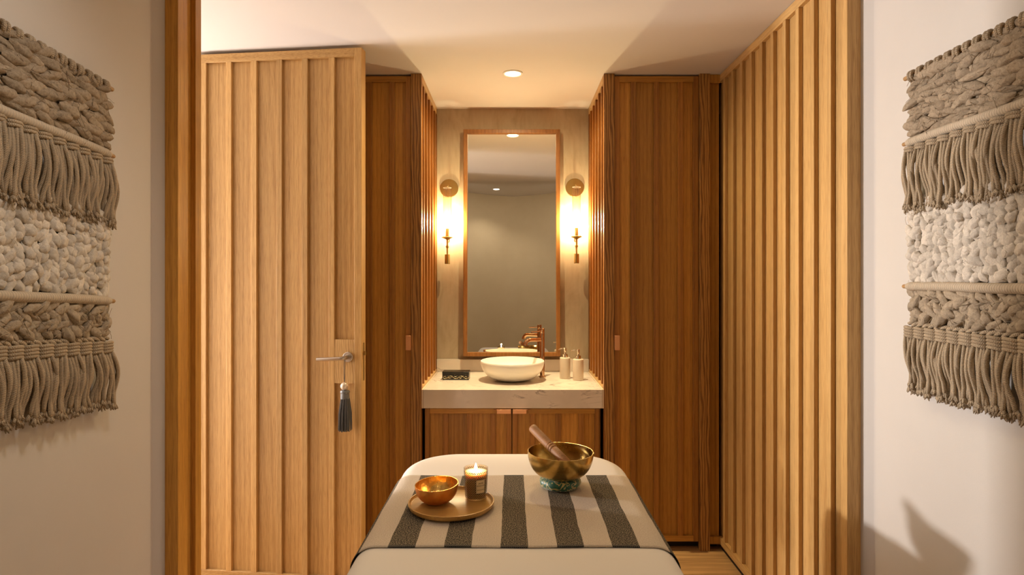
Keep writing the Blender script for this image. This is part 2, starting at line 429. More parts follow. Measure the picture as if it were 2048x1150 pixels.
# ------------------------------------------------------------------ slatted door leaves
def leaf(mb_panel, mb_fin, mb_rail, M, w, z0, z1, fins, stL, stR, rail, th, proud=FP, fw=FW):
    """local: x across, -y outwards. panel front at y=0, fins/rails to y=-proud, thickness th behind the face"""
    xs=[stL]+[f for f in fins]+[w-stR]
    cuts=[stL]+[f+fw/2 for f in fins]+[w-stR]
    for a,b in zip(cuts[:-1],cuts[1:]): mb_panel.box(a,b,0,th-proud,z0+rail*.5,z1-rail*.5,M)
    for f in fins: mb_fin.box(f,f+fw,-proud,-.0001,z0+rail,z1-rail,M)
    mb_fin.box(0,stL,-proud,th-proud,z0,z1,M); mb_fin.box(w-stR,w,-proud,th-proud,z0,z1,M)
    mb_rail.box(stL,w-stR,-proud+.0004,th-proud-.0004,z1-rail,z1,M); mb_rail.box(stL,w-stR,-proud+.0004,th-proud-.0004,z0,z0+rail,M)

# entry door, standing open
Pl=Vector((-1.50,2.8293,0)); Pr=Vector((-.690,2.738,0))
dv=(Pr-Pl); Wd=dv.length; ang=math.atan2(dv.y,dv.x)
Mrot=Matrix.Translation(Pl)@Matrix.Rotation(ang,4,'Z')@Matrix.Translation((0,FP,0))   # face plane y=-FP -> the front
def s_of(X): return (X-Pl.x)/math.cos(ang)
fins=[s_of(x) for x in (-1.470,-1.3450,-1.2210,-1.0975,-.9738,-.8455)]
p_,f_,r_=MB(),MB(),MB()
leaf(p_,f_,r_,Mrot,Wd,.012,2.477,fins,.02,.035,.040,.052)
door=p_.build('door_1',M_oak,bevel=.0008); struct(door,'open entry door of pale oak with vertical battens')
f_.build('batten',M_oak,door,bevel=.0014); build_split(r_,8,'rail',M_oakh,door,bevel=.0014)
# lock block, lever, latch
xb0=s_of(-.8455)+FW; xb1=Wd-.035
def zpix(y,f=437.0): return CAMZ-(y-560)/f
mb=MB(); mb.box(xb0+.0003,xb1-.0003,-FP+.001,-.0002,zpix(767),zpix(679),Mrot,seed=.93)
mb.build('lock_block',wood('lock_block_wood',(.60,.38,.15),(.44,.25,.09),cath=.32,wv=(30,7),wd=7),door)
hz=zpix(714); hx=s_of(-.753)
mb=MB(); Mh=Mrot@Matrix.Translation((hx,-FP+.001,hz))@Matrix.Rotation(PI/2,4,'X')
mb.cyl(.0235,0,.009,32,Mh,bev=.002)
pts=[(0,0,0),(0,0,.030),(-.003,0,.038),(-.010,-.001,.044),(-.02,-.002,.046),(-.13,-.007,.046)]
mb.tube([Mh@Vector(p) for p in pts],[.009,.009,.009,.0088,.0085,.0082],14)
mb.build('lever_handle',M_steel,door,angle=40,label='brushed steel lever handle')
mb=MB(); zt,zbm=zpix(686),zpix(762)
mb.box(Wd,Wd+.0015,FP*0+.004,.018,zbm,zt,Mrot); mb.box(Wd,Wd+.011,.002,.013,zpix(711),zpix(703),Mrot)
mb.build('latch',M_brass,door,bevel=.0008)
# hanging tassel
tx=(Mrot@Vector((hx,-FP-.042,0)))
ty=tx.y; txx=tx.x+.0
t=thing('door_tassel',(txx,ty,zpix(862,442)),'grey silk tassel with a pearly bead hanging from the door lever','tassel')
def TZ(y): return zpix(y,444)
mb=MB(); mb.tube([(txx-.002,ty,hz-.008),(txx-.003,ty,TZ(745)),(txx-.0005,ty,TZ(764))],.0011,6)
mb.tube([(txx+.003,ty,hz-.008),(txx+.001,ty,TZ(745)),(txx+.0005,ty,TZ(764))],.0011,6)
mb.build('cord',simple('dark_cord',(.02,.02,.025),.7),t)
mb=MB(); zc=(TZ(764)+TZ(781))/2; r=.0178
mb.lathe([(max(1e-5,r*math.sin(PI*i/14)),r*1.0*-math.cos(PI*i/14)) for i in range(15)],24,Matrix.Translation((txx-.001,ty,zc)))
mb.build('bead',simple('pearl_bead',(.78,.66,.52),.18,.35),t)
mb=MB(); mb.lathe([(1e-5,TZ(780)),(.018,TZ(781)),(.0205,TZ(783)),(.0205,TZ(785)),(.019,TZ(786)),(.0195,TZ(797)),(.016,TZ(798))],36,Matrix.Translation((txx+.002,ty,0)),ripple=(36,.03))
mb.build('cap',simple('tassel_cap_silk',(.15,.146,.14),.45),t)
mb=MB()
for i in range(110):
    a=R.random()*2*PI; q=.35+.65*R.random()
    top=Vector((txx+.003+math.cos(a)*.018*q,ty+math.sin(a)*.018*q,TZ(796)))
    bot=Vector((txx+.002+math.cos(a)*.031*q+R.uniform(-.002,.002),ty+math.sin(a)*.031*q,TZ(861)+R.uniform(-.003,.004)))
    mid=top.lerp(bot,.5)+Vector((math.cos(a),math.sin(a),0))*.004*q
    mb.tube([top,mid,bot],[.0024,.0026,.0016],5)
mb.build('fringe',simple('tassel_silk',(.085,.084,.083),.6),t)

# ------------------------------------------------------------------ tall cabinets with slatted sides
def tall_cabinet(side):
    lab=('tall oak cupboard left of the niche, half hidden behind the open entry door' if side<0 else
         'tall oak cupboard right of the niche, beside the long slatted wall')
    t=thing('tall_cabinet',(side*.78,Y1+.3,0),lab,'cupboard','tall cupboards flanking the washbasin niche')
    S=Matrix.Scale(side,4,(1,0,0)) if side<0 else Matrix.Identity(4)
    def fix(mb):   # mirrored geometry needs flipped winding
        if side<0: mb.f=[tuple(reversed(f)) for f in mb.f]; mb.uv=[list(reversed(u)) for u in mb.uv]
        return mb
    yf=Y1+.012
    b=MB(); b.box(.535,1.03,yf+.032,Y2-.02,.05,H-.012,S); b.box(.537,.975,yf+.06,yf+.2,H-.012,H-.001,S)
    fix(b).build('body',M_cab,t,smooth=False)
    b=MB(); b.box(.535,1.085,yf+.05,yf+.09,.001,.0495,S); fix(b).build('plinth',M_dark,t,smooth=False)
    b=MB(); b.box(NX+.004,.531,Y1,Y1+.035,0.001,H-.001,S,seed=.21); fix(b).build('corner_post',M_post,t,bevel=.0012)
    b=MB(); b.box(.9765,1.029,Y1,Y1+.035,.001,H-.001,S,seed=.7); fix(b).build('end_post',M_post,t,bevel=.0012)
    b=MB(); b.box(1.0295,1.0865,Y1+.03,Y1+.05,.03,H-.001,S); b.box(1.0295,1.0865,Y1+.015,Y1+.03,H-.045,H-.001,S); b.box(1.0295,1.0865,Y1+.015,Y1+.03,.03,.07,S)
    fix(b).build('filler_panel',M_cab,t,bevel=.001)
    # door, px positions of fins (right cabinet)
    x0=.5335; x1=.9745; w=x1-x0
    fx=[ (1262.5-1025.5)/383-x0, (1308.5-1025.5)/383-x0, (1357-1025.5)/383-x0 ]
    Md=S@Matrix.Translation((x0,yf+FP,0))
    p,f,rr=MB(),MB(),MB()
    leaf(p,f,rr,Md,w,.045,H-.010,fx,.026,.028,.030,.032)
    d=fix(p).build('door',M_cab,t,bevel=.0008)
    fix(f).build('batten',M_cabb,d,bevel=.0014); build_split(fix(rr),8,'rail',M_cabh,d,bevel=.0014)
    # bent copper tab pull at the edge next to the post
    h=MB(); z1=zpix(671,383); z0=zpix(700,383)
    h.box(x0-.002,x0+.024,yf-.022,yf-.0195,z0,z1,S); h.box(x0-.002,x0+.0005,yf-.0195,yf+.002,z0,z1,S)
    h.box(x0-.002,x0+.024,yf-.0195,yf-.0005,z1-.0025,z1,S)
    fix(h).build('handle',M_copper,d,bevel=.0012,label='copper tab handle')
    # slatted side facing the niche
    ysn=[3.219,3.335,3.452,3.569,3.680]
    b=MB(); cuts=[Y1+.0355]+[y+FW/2 for y in ysn]+[Y2-.001]
    for a,c in zip(cuts[:-1],cuts[1:]): b.box(NX+FP,NX+.035,a,c,0.001,H-.001,S)
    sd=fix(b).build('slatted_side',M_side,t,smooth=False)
    b=MB()
    b.box(NX,NX+.0035,Y1,Y1+.0352,0.001,H-.001,S)
    for y in ysn: b.box(NX,NX+FP-.0002,y,y+FW,.858,H-.04,S)
    b.box(NX,NX+FP-.0002,Y2-.03,Y2-.001,.858,H-.04,S)
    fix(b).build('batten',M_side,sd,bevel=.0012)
    b=MB(); b.box(NX-.0006,NX+FP-.0002,Y1+.0355,Y2-.001,H-.04,H-.001,S); b.box(NX-.0006,NX+FP-.0002,Y1+.0355,Y2-.001,.8435,.858,S)
    build_split(fix(b),8,'rail',M_oaky,sd,bevel=.001)
    return t
tall_cabinet(-1); tall_cabinet(1)

# ------------------------------------------------------------------ vanity
CZ=.843; CT=.745
t=thing('vanity_cabinet',(0,3.4,0),'low oak base cabinet with two doors under the marble countertop','cabinet')
b=MB(); b.box(-NX+.012,NX-.012,Y1+.045,Y2-.002,.06,CT-.001); b.build('body',M_cab,t,smooth=False)
b=MB(); b.box(-NX+.002,NX-.002,Y1+.08,Y1+.12,.001,.06); b.build('plinth',M_dark,t,smooth=False)
for sgn,nm in ((-1,'left'),(1,'right')):
    x0,x1 = ((848.5-1025.5)/383+.002, (1022.8-1025.5)/383) if sgn<0 else ((1024.8-1025.5)/383,(1199.5-1025.5)/383)
    pxs=(886,933.5,980.5) if sgn<0 else (1060,1112,1158)
    fx=[(q-1025.5)/383-x0 for q in pxs]
    p,f,rr=MB(),MB(),MB()
    Md=Matrix.Translation((x0,Y1+.013+FP,0))
    leaf(p,f,rr,Md,x1-x0,.07,CT-.004,fx,.025,.025,.026,.030)
    d=p.build('door',M_cab,t,bevel=.0008); f.build('batten',M_cabb,d,bevel=.0014); build_split(rr,8,'rail',M_cabh,d,bevel=.0014)
    a0,a1=((987-1025.5)/383,(1022-1025.5)/383) if sgn<0 else ((1025.5-1025.5)/383,(1059.5-1025.5)/383)
    h=MB(); zt=CT-.0045; y0=Y1-.012; y1=Y1+.0125
    if sgn<0: poly=[(a0,y1),(a0+.018,y0),(a1,y0),(a1,y1)]
    else: poly=[(a0,y1),(a0,y0),(a1-.018,y0),(a1,y1)]
    P=[(x,y,zt-.0025) for x,y in poly]+[(x,y,zt) for x,y in poly]
    h.add(P,[(3,2,1,0),(4,5,6,7)]+[(i,(i+1)%4,(i+1)%4+4,i+4) for i in range(4)])
    lo=[(poly[1][0],zt-.0025),(poly[2][0],zt-.0025)]
    h.box(min(lo[0][0],lo[1][0]),max(lo[0][0],lo[1][0]),y0,y0+.0022,zt-.021,zt-.0025)
    h.build('handle',M_copper,d,bevel=.0006,label='copper lip pull')
t=thing('countertop',(0,3.45,CT),'thick cream marble countertop with grey veins in the niche','countertop')
b=MB(); b.box(-NX+.0095,NX-.0095,Y1,Y2-.002,CT,CZ); o=b.build('slab',M_marble,t,bevel=.0015)
b=MB(); b.box(-NX+.0005,-NX+.009,Y1,Y2-.002,CT,CZ); b.box(NX-.009,NX-.0005,Y1,Y2-.002,CT,CZ); build_split(b,8,'side_strip',simple('pale_strip',(.62,.5,.37),.4),t,smooth=False)
b=MB(); b.box(-NX+.001,NX-.001,Y2-.035,Y2-.002,CZ+.0003,CZ+.066+.01); b.build('backsplash',M_marble,t,bevel=.0012)

# basin
bx,by=-.002,3.43
t=thing('vessel_basin',(bx,by,CZ),'round matt white vessel basin standing on the marble countertop','washbasin')
prof=[]
rb,rt,hh=.062,.182,.108
for i in range(15):
    a=i/14; prof.append((rb+(rt-rb)*math.sin(a*PI/2)**.95, hh*(1-math.cos(a*PI/2))**.98+.002))
outer=[(1e-5,0.001),(rb-.008,.001)]+prof+[(rt-.002,hh+.0045),(rt-.006,hh+.0035)]
inner=[(p[0]-.0075 if p[0]>.02 else p[0],p[1]+.004) for p in reversed(prof[1:-1])]+[(rb-.02,.010),(.02,.0085),(1e-5,.008)]
b=MB(); b.lathe(outer+inner,64,Matrix.Translation((bx,by,CZ))); b.build('bowl',M_ceram,t,angle=60)
b=MB(); b.cyl(.019,.0088,.0125,24,Matrix.Translation((bx,by,CZ)),bev=.001); b.build('drain',M_chrome2,t)

# faucet
fx_,fy_=.1735,3.535
t=thing('basin_faucet',(fx_,fy_,CZ),'tall polished copper mixer tap behind the right of the basin','faucet')
Mf=Matrix.Translation((fx_,fy_,CZ))
b=MB(); b.lathe([(1e-5,.0003),(.021,.0003),(.021,.005),(.0145,.007),(.0145,.258),(.0135,.260),(.0145,.262),(.0145,.286),(.012,.288),(1e-5,.288)],32,Mf); b.build('body',M_chrome,t)
dirv=Vector((-.88,-.47,0)); b=MB()
P=[]
for i in range(12):
    a=i/11; 
    if a<.55: p=Vector((0,0,.222))+dirv*(.012+.075*a/.55)
    else:
        q=(a-.55)/.45*PI/2*.9; p=Vector((0,0,.222))+dirv*(.087+.030*math.sin(q))+Vector((0,0,-.036*(1-math.cos(q))))
    P.append(Vector((fx_,fy_,CZ))+p)
b.tube(P,[.0115]*6+[.0118]*6,18); b.build('spout',M_chrome,t,angle=50)
b=MB(); b.tube([Vector((fx_,fy_,CZ+.272))+dirv*.012,Vector((fx_,fy_,CZ+.268))+dirv*.075],.0032,10)
b.build('lever',M_chrome,t)

# soap dispensers
def dispenser(x,y,label,h):
    t=thing('soap_dispenser',(x,y,CZ),label,'soap dispenser','marble soap dispensers')
    M=Matrix.Translation((x,y,CZ)); b=MB(); r=.0305
    b.lathe([(1e-5,.0005),(r-.001,.0005),(r,.002),(r,h-.003),(r-.003,h),(.012,h),(1e-5,h)],40,M); b.build('bottle',M_stone,t)
    b=MB(); b.lathe([(1e-5,h+.0003),(.0155,h+.0003),(.0155,h+.018),(.012,h+.020),(.006,h+.020),(.006,h+.028),(1e-5,h+.028)],28,M); b.build('collar',M_chrome2,t)
    b=MB(); b.lathe([(1e-5,h+.0283),(.0045,h+.0283),(.0075,h+.035),(.0075,h+.054),(.006,h+.056),(1e-5,h+.056)],20,M)
    b.tube([Vector((x,y,CZ+h+.050)),Vector((x-.014,y-.002,CZ+h+.051)),Vector((x-.034,y-.004,CZ+h+.049)),Vector((x-.038,y-.0045,CZ+h+.044))],[.0035,.003,.0026,.0024],10)
    b.build('pump',M_chrome2,t)
dispenser(.304,3.49,'marble soap dispenser on the countertop, the one nearer the mirror',.122)
dispenser(.374,3.43,'marble soap dispenser on the countertop, the one nearer the right slatted panel',.121)

# black box
t=thing('lacquer_box',(-.322,3.46,CZ),'small black lacquered box with gold scrollwork on the left of the countertop','box')
bw,bd,bh=.076,.038,.047
Mb=Matrix.Translation((-.326,3.468,CZ+.0004))@Matrix.Rotation(math.radians(-1.5),4,'Z')
b=MB(); b.box(-bw,bw,-bd,bd,0,bh*.66,Mb); b.build('body',M_black,t,bevel=.001)
b=MB(); b.box(-bw-.0006,bw+.0006,-bd-.0006,bd+.0006,bh*.66+.0004,bh,Mb); b.build('lid',M_black,t,bevel=.0012)
b=MB()
for k in range(5):
    cx=-bw*.8+k*bw*.4; s=1 if k%2 else -1
    pts=[Mb@Vector((cx+ (.004+.010*(1-q/13))*math.cos(q*.5)*1.1, -bd-.0009, bh*.32+s*(.002+.0075*(1-q/13))*math.sin(q*.5))) for q in range(14)]
    b.tube(pts,.0006,4)
    for j in range(4):
        x0=cx+.008+j*.0035; z0=bh*.32-s*(j*.003-.004)
        b.tube([Mb@Vector((x0,-bd-.0009,z0)),Mb@Vector((x0+.003,-bd-.0009,z0+.0035*s))],.0006,4)
for k in range(40):
    x=R.uniform(-bw*.95,bw*.95); z=R.uniform(.003,bh*.6); a=R.random()*PI
    b.tube([Mb@Vector((x,-bd-.0008,z)),Mb@Vector((x+.002*math.cos(a),-bd-.0008,z+.002*math.sin(a)))],.0004,4)
b.build('scroll_inlay',M_gold,t,smooth=False)

# mirror
mzx0,mzx1=-.3062,.2935; mz0,mz1=.943,2.352
t=thing('wall_mirror',(-.006,Y2-.02,mz0),'tall narrow mirror in a reddish wood frame on the niche wall','mirror')
til=math.radians(-1.1)
Mm=Matrix.Translation(((mzx0+mzx1)/2,Y2-.034,mz1))@Matrix.Rotation(til,4,'X')@Matrix.Translation((-(mzx0+mzx1)/2,0,-mz1))
b=MB(); ft=.0245; fd=.028
b.box(mzx0,mzx0+ft,-fd+.01,.012,mz0,mz1,Mm); b.box(mzx1-ft,mzx1,-fd+.01,.012,mz0,mz1,Mm)
b.box(mzx0+ft,mzx1-ft,-fd+.0105,.012,mz1-ft,mz1,Mm); b.box(mzx0+ft,mzx1-ft,-fd+.0105,.012,mz0,mz0+ft,Mm)
b.build('frame',M_frame,t,bevel=.0015)
b=MB(); b.box(mzx0+ft-.002,mzx1-ft+.002,-.0005,.004,mz0+ft-.002,mz1-ft+.002,Mm); b.build('glass',M_mirror,t,smooth=False)
b=MB(); b.box(mzx0+.02,mzx1-.02,.0045,.0115,mz0+.02,mz1-.02,Mm); b.build('backing',M_dark,t,smooth=False)

# sconces
M_bulb=emis('sconce_bulb',(1.0,.80,.47),2000)
def sconce(side):
    px=-.400 if side<0 else .390
    lab='brass wall sconce with fluted glass tube, '+('left' if side<0 else 'right')+' of the mirror'
    sz=zpix(377 if side<0 else 375.6,317.5)
    t=thing('wall_sconce',(px,Y2,sz),lab,'wall lamp','brass wall lamps beside the mirror')
    gy=3.67; dz=0 if side<0 else .004
    def Z(y): return CAMZ-(y-560)/327.0+dz
    gx=px
    b=MB(); Mp=Matrix.Translation((px,Y2-.0003,sz))@Matrix.Rotation(PI/2,4,'X')
    b.cyl(.057,0,.014,48,Mp,bev=.002); b.build('backplate',M_brass,t)
    b=MB(); b.box(gx-.004,gx+.004,gy+.004,Y2-.014,sz-.002,sz+.008)
    b.build('arm',M_brass,t,bevel=.001)
    b=MB(); b.tube([(gx,gy+.006,Z(484)),(gx-.010*side,gy+.012,Z(484)),(gx-.011*side,gy+.014,Z(481)),(gx-.011*side,gy+.014,Z(478.2))],.0035,10); b.build('bracket',M_brass,t)
    M=Matrix.Translation((gx,gy,0))
    b=MB(); r=.0250
    b.lathe([(r-.0005,Z(474)),(r,Z(473.6)),(r,Z(376.4)),(r-.0005,Z(376)),(r-.0028,Z(376))],144,M,ripple=(18,.045))
    b.lathe([(r+.0006,Z(376)),(r+.0006,Z(376)+.0016),(r-.0030,Z(376)+.0016),(r-.0030,Z(376))],72,M,closed=True,mi=1)
    b.build('glass_tube',[M_glass,M_rim],t,angle=60,label='clear fluted glass tube')
    b=MB(); b.lathe([(1e-5,Z(473)),(.014,Z(473)),(.0345,Z(474.2)),(.035,Z(475.2)),(.012,Z(478.5)),(.0065,Z(480)),(.0058,Z(491)),(.0105,Z(492)),(.0105,Z(495)),(.0058,Z(496)),(.0048,Z(509)),(1e-5,Z(509))],32,M)
    b.build('drip_dish',M_brass,t)
    b=MB(); b.cyl(.0155,Z(528),Z(508.8),32,M,bev=.0015); b.build('weight',M_brass,t)
    b=MB(); b.cyl(.0100,Z(472.9),Z(456),24,M,bev=.001); b.build('lamp_holder',M_brass,t)
    b=MB(); z0,z1=Z(455.8),Z(434); b.lathe([(1e-5,z0),(.006,z0),(.0085,z0+.01),(.0085,z1-.015),(.006,z1-.006),(1e-5,z1)],20,M)
    b.build('bulb',M_bulb,t)
sconce(-1); sconce(1)

# recessed ceiling lights
def downlight(x,y,z,label,power,col,cone=110,em=14,r=.044):
    t=thing('ceiling_light',(x,y,z),label,'ceiling light')
    b=MB(); M=Matrix.Translation((x,y,z))
    b.lathe([(r,-.0005),(r+.008,-.0005),(r+.009,-.003),(r,-.005),(r-.003,-.002)],48,M,closed=True); b.build('trim_ring',M_trimw,t)
    b=MB(); b.cyl(r-.0035,-.0018,-.0004,48,M); b.build('lens',emis('downlight_lens',col,em),t)
    ld=bpy.data.lights.new('downlight_beam','SPOT'); ld.energy=power; ld.color=col; ld.spot_size=math.radians(cone); ld.spot_blend=.8; ld.shadow_soft_size=.008
    lo=bpy.data.objects.new('downlight_beam',ld); COL.objects.link(lo); lo.location=(x,y,z-.008)
    return t
WARM=(1.0,.80,.45); MIDW=(1.0,.88,.74)
downlight(0,3.13,H,'recessed round ceiling light at the mouth of the niche',150,WARM,cone=64)
ld=bpy.data.lights.new('downlight_spill','SPOT'); ld.energy=34; ld.color=WARM; ld.spot_size=math.radians(172); ld.spot_blend=.6; ld.shadow_soft_size=.008
q=bpy.data.objects.new('downlight_spill',ld); COL.objects.link(q); q.location=(0,3.13,H-.008)
downlight(-.22,-.55,H2,'recessed round ceiling light seen in the mirror',25,MIDW)

# ------------------------------------------------------------------ massage table
TZ_=.76; TW=.3975; TXc=.006; TY0=.45; TY1=2.305
t=thing('massage_table',(TXc,1.4,0),'massage table covered with a white cotton sheet','massage table')
def outline(ins,n=26):
    pts=[]; r=max(.02,.20-ins); w=TW-ins; y0=TY0+ins; y1=TY1-ins
    rn=max(.02,.10-ins)
    def arc(cx,cy,rr,a0,a1,k):
        return [(cx+rr*math.cos(a0+(a1-a0)*i/k),cy+rr*math.sin(a0+(a1-a0)*i/k)) for i in range(k+1)]
    def seg(p,q,k): return [(p[0]+(q[0]-p[0])*i/k,p[1]+(q[1]-p[1])*i/k) for i in range(1,k)]
    A=arc(w-r,y1-r,r,0,PI/2,12); B=arc(-w+r,y1-r,r,PI/2,PI,12); C=arc(-w+rn,y0+rn,rn,PI,1.5*PI,8); D=arc(w-rn,y0+rn,rn,1.5*PI,2*PI,8)
    return A+seg(A[-1],B[0],14)+B+seg(B[-1],C[0],30)+C+seg(C[-1],D[0],14)+D+seg(D[-1],A[0],30)
rings=[]
def addring(ins,z,fold=0,nz=0):
    o=outline(ins); P=[]
    for i,(x,y) in enumerate(o):
        a=i*2*PI/len(o)
        k=fold*(math.sin(a*17)+.6*math.sin(a*29+1))
        d=Vector((x,y-(TY0+TY1)/2)); d.normalize()
        P.append((TXc+x+d.x*k,y+d.y*k,z))
    rings.append(P)
ER=.055
for (ins,z,fo) in [(0,.30,.012),(0,.45,.008),(0,.60,.003),(0,.66,.001)]: addring(ins,z,fo)
for k in range(0,9):
    th=PI/2*(1-k/8); addring(ER*(1-math.sin(th)),TZ_-ER*(1-math.cos(th)))
for ins in (.08,.14,.22,.30,.36): addring(ins,TZ_+.0002)
b=MB(); n=len(rings[0]); P=[p for rg in rings for p in rg]; Fs=[]
for j in range(len(rings)-1):
    for i in range(n):
        i2=(i+1)%n; Fs.append((j*n+i,j*n+i2,(j+1)*n+i2,(j+1)*n+i))
Fs.append(tuple((len(rings)-1)*n+i for i in range(n)))
b.add(P,Fs); b.build('cotton_sheet',M_sheet,t,angle=80)
b=MB()
for x in (-.28,.28):
    for y in (.75,2.0): b.box(TXc+x-.03,TXc+x+.03,y-.03,y+.03,.001,.64)
b.box(TXc-.34,TXc+.34,.55,2.15,.64,.70); b.build('base_frame',M_oak,t,bevel=.003)

# runner blanket
def runner_mat():
    m,nt,b=newmat('striped_wool_blanket'); uv=N(nt,'ShaderNodeUVMap'); sx=N(nt,'ShaderNodeSeparateXYZ'); L(nt,uv.outputs[0],sx.inputs[0])
    wob=N(nt,'ShaderNodeTexNoise'); wob.inputs['Scale'].default_value=6; L(nt,uv.outputs[0],wob.inputs[0])
    u=mathn(nt,'ADD',sx.outputs[0],mathn(nt,'MULTIPLY',mathn(nt,'SUBTRACT',wob.outputs[0],.5),.012))
    u=mathn(nt,'ADD',u,.036+.1377*10)
    ph=mathn(nt,'FRACT',mathn(nt,'DIVIDE',u,.1377))
    dark=mathn(nt,'LESS_THAN',ph,.484)
    wn=N(nt,'ShaderNodeTexNoise'); wn.inputs['Scale'].default_value=330; wn.inputs['Detail'].default_value=2; wn.inputs['Roughness'].default_value=.8
    L(nt,uv.outputs[0],wn.inputs[0])
    dk=ramp(nt,wn.outputs[0],[(.40,(.018,.018,.020)),(.50,(.07,.062,.05)),(.60,(.34,.27,.17))])
    lt=ramp(nt,wn.outputs[0],[(.35,(.46,.38,.29)),(.6,(.62,.53,.42))])
    c=mixc(nt,dark,lt.outputs[0],dk.outputs[0])
    # hem: fine checked edge on the dark bands
    v=sx.outputs[1]
    ed=mathn(nt,'MINIMUM',v,mathn(nt,'SUBTRACT',.541,v))
    hem=mathn(nt,'MULTIPLY',mathn(nt,'LESS_THAN',ed,.011),dark)
    chk=mathn(nt,'MULTIPLY',mathn(nt,'SINE',mathn(nt,'MULTIPLY',sx.outputs[0],1300)),mathn(nt,'SINE',mathn(nt,'MULTIPLY',v,1300)))
    hc=ramp(nt,mathn(nt,'MULTIPLY_ADD',chk,.5,.5),[(.60,(.012,.012,.014)),(.75,(.40,.36,.28))])
    c=mixc(nt,hem,c,hc.outputs[0])
    L(nt,c,b.inputs['Base Color']); b.inputs['Roughness'].default_value=.95; b.inputs['Specular IOR Level'].default_value=.08
    bump(nt,b,wn.outputs[0],.6,.002); return m
M_run=runner_mat()
RY0,RY1=1.462,2.003
def run_fn(u,v):
    a=(u-.5)*2*.66
    s=1 if a>=0 else -1; q=abs(a)
    flat=TW-ER; r=ER+.0035
    wy=RY0+(RY1-RY0)*v
    if q<flat: x=q; z=0
    elif q<flat+r*PI/2:
        th=(q-flat)/r; x=flat+r*math.sin(th); z=-r*(1-math.cos(th))
    else:
        d=q-flat-r*PI/2; x=flat+r+.16*d+.006*math.sin(wy*26+s)*min(1,d*12); z=-r-d
    nz=mnoise.noise(Vector((a*5,wy*5,1.3)))*.0014+.0012
    y=wy+mnoise.noise(Vector((a*3.2,3.7 if v<.5 else 9.1,0)))*.012+.014*(q>flat)*(q-flat)*(-1 if v<.5 else 1)
    if q<flat: return (TXc+s*x,y,TZ_+nz+.0012)
    return (TXc+s*(x+nz*.6),y,TZ_+.0035+(nz-.0023)*max(0,1-(q-flat)*12)+z)
b=MB(); b.grid(run_fn,150,44,uvf=lambda u,v:((u-.5)*2*.66,v*.541))
o=b.build('striped_blanket',M_run,angle=80); sm=o.modifiers.new('thick','SOLIDIFY'); sm.thickness=.0016; sm.offset=1
tag(o,'cream and charcoal striped woven blanket draped across the massage table','blanket')

# tray, copper bowl
ZT=TZ_+.0068
t0=(-.176,1.722)
Mt=Matrix.Translation((t0[0],t0[1],ZT))
b=MB(); b.lathe([(1e-5,.0005),(.112,.0005),(.119,.003),(.1225,.010),(.123,.0155),(.1215,.0165),(.1195,.0160),(.117,.010),(.113,.0078),(1e-5,.0072)],72,Mt)
o=b.build('round_tray',M_tray,angle=50); tag(o,'round wooden tray holding the copper bowl and the candle','tray')
ZS=ZT+.0074
def metal_mat(name,c1,c2,c3,sc,rough,bs):
    m,nt,b=newmat(name); tc=N(nt,'ShaderNodeTexCoord')
    n=N(nt,'ShaderNodeTexNoise'); n.inputs['Scale'].default_value=sc; n.inputs['Detail'].default_value=5; n.inputs['Distortion'].default_value=.8; L(nt,tc.outputs['Object'],n.inputs[0])
    r=ramp(nt,n.outputs[0],[(.32,c1),(.5,c2),(.68,c3)]); L(nt,r.outputs[0],b.inputs['Base Color'])
    b.inputs['Metallic'].default_value=1
    rr=ramp(nt,n.outputs[0],[(.3,(rough+.15,)*3),(.7,(rough,)*3)]); L(nt,rr.outputs[0],b.inputs['Roughness'])
    v=N(nt,'ShaderNodeTexVoronoi'); v.inputs['Scale'].default_value=sc*4; L(nt,tc.outputs['Object'],v.inputs[0])
    bump(nt,b,v.outputs[0],bs,.002); return m
M_copin=metal_mat('hammered_gold_leaf',(.72,.33,.07),(.85,.47,.11),(.95,.62,.20),26,.22,.22)
M_copout=metal_mat('satin_copper_gold',(.62,.25,.06),(.72,.34,.09),(.80,.45,.14),14,.34,.06)
M_singout=metal_mat('singing_bowl_bronze',(.30,.17,.04),(.55,.36,.10),(.72,.52,.20),16,.17,.05)
cb=(-.2165,1.728)
t=thing('copper_bowl',(cb[0],cb[1],ZS),'small copper coloured bowl on the left of the round tray','bowl')
Mc=Matrix.Translation((cb[0],cb[1],ZS+.0015))@Matrix.Rotation(math.radians(-2.5),4,'Y')@Matrix.Rotation(math.radians(2),4,'X')
ro,hc=.0625,.054
po=[(1e-5,0)]+[(.014+(ro-.014)*math.sin(i/14*PI/2)**.9, hc*(1-math.cos(i/14*PI/2))) for i in range(15)]
pi_=[(max(1e-5,p[0]-.0022),p[1]+.0022*(1-p[1]/hc)) for p in reversed(po)]
b=MB(); b.lathe(po,56,Mc); b.build('shell',M_copout,t,angle=70)
b=MB(); b.lathe([(ro,hc)]+pi_,56,Mc); b.build('lining',M_copin,t,angle=70,label='hammered golden lining')

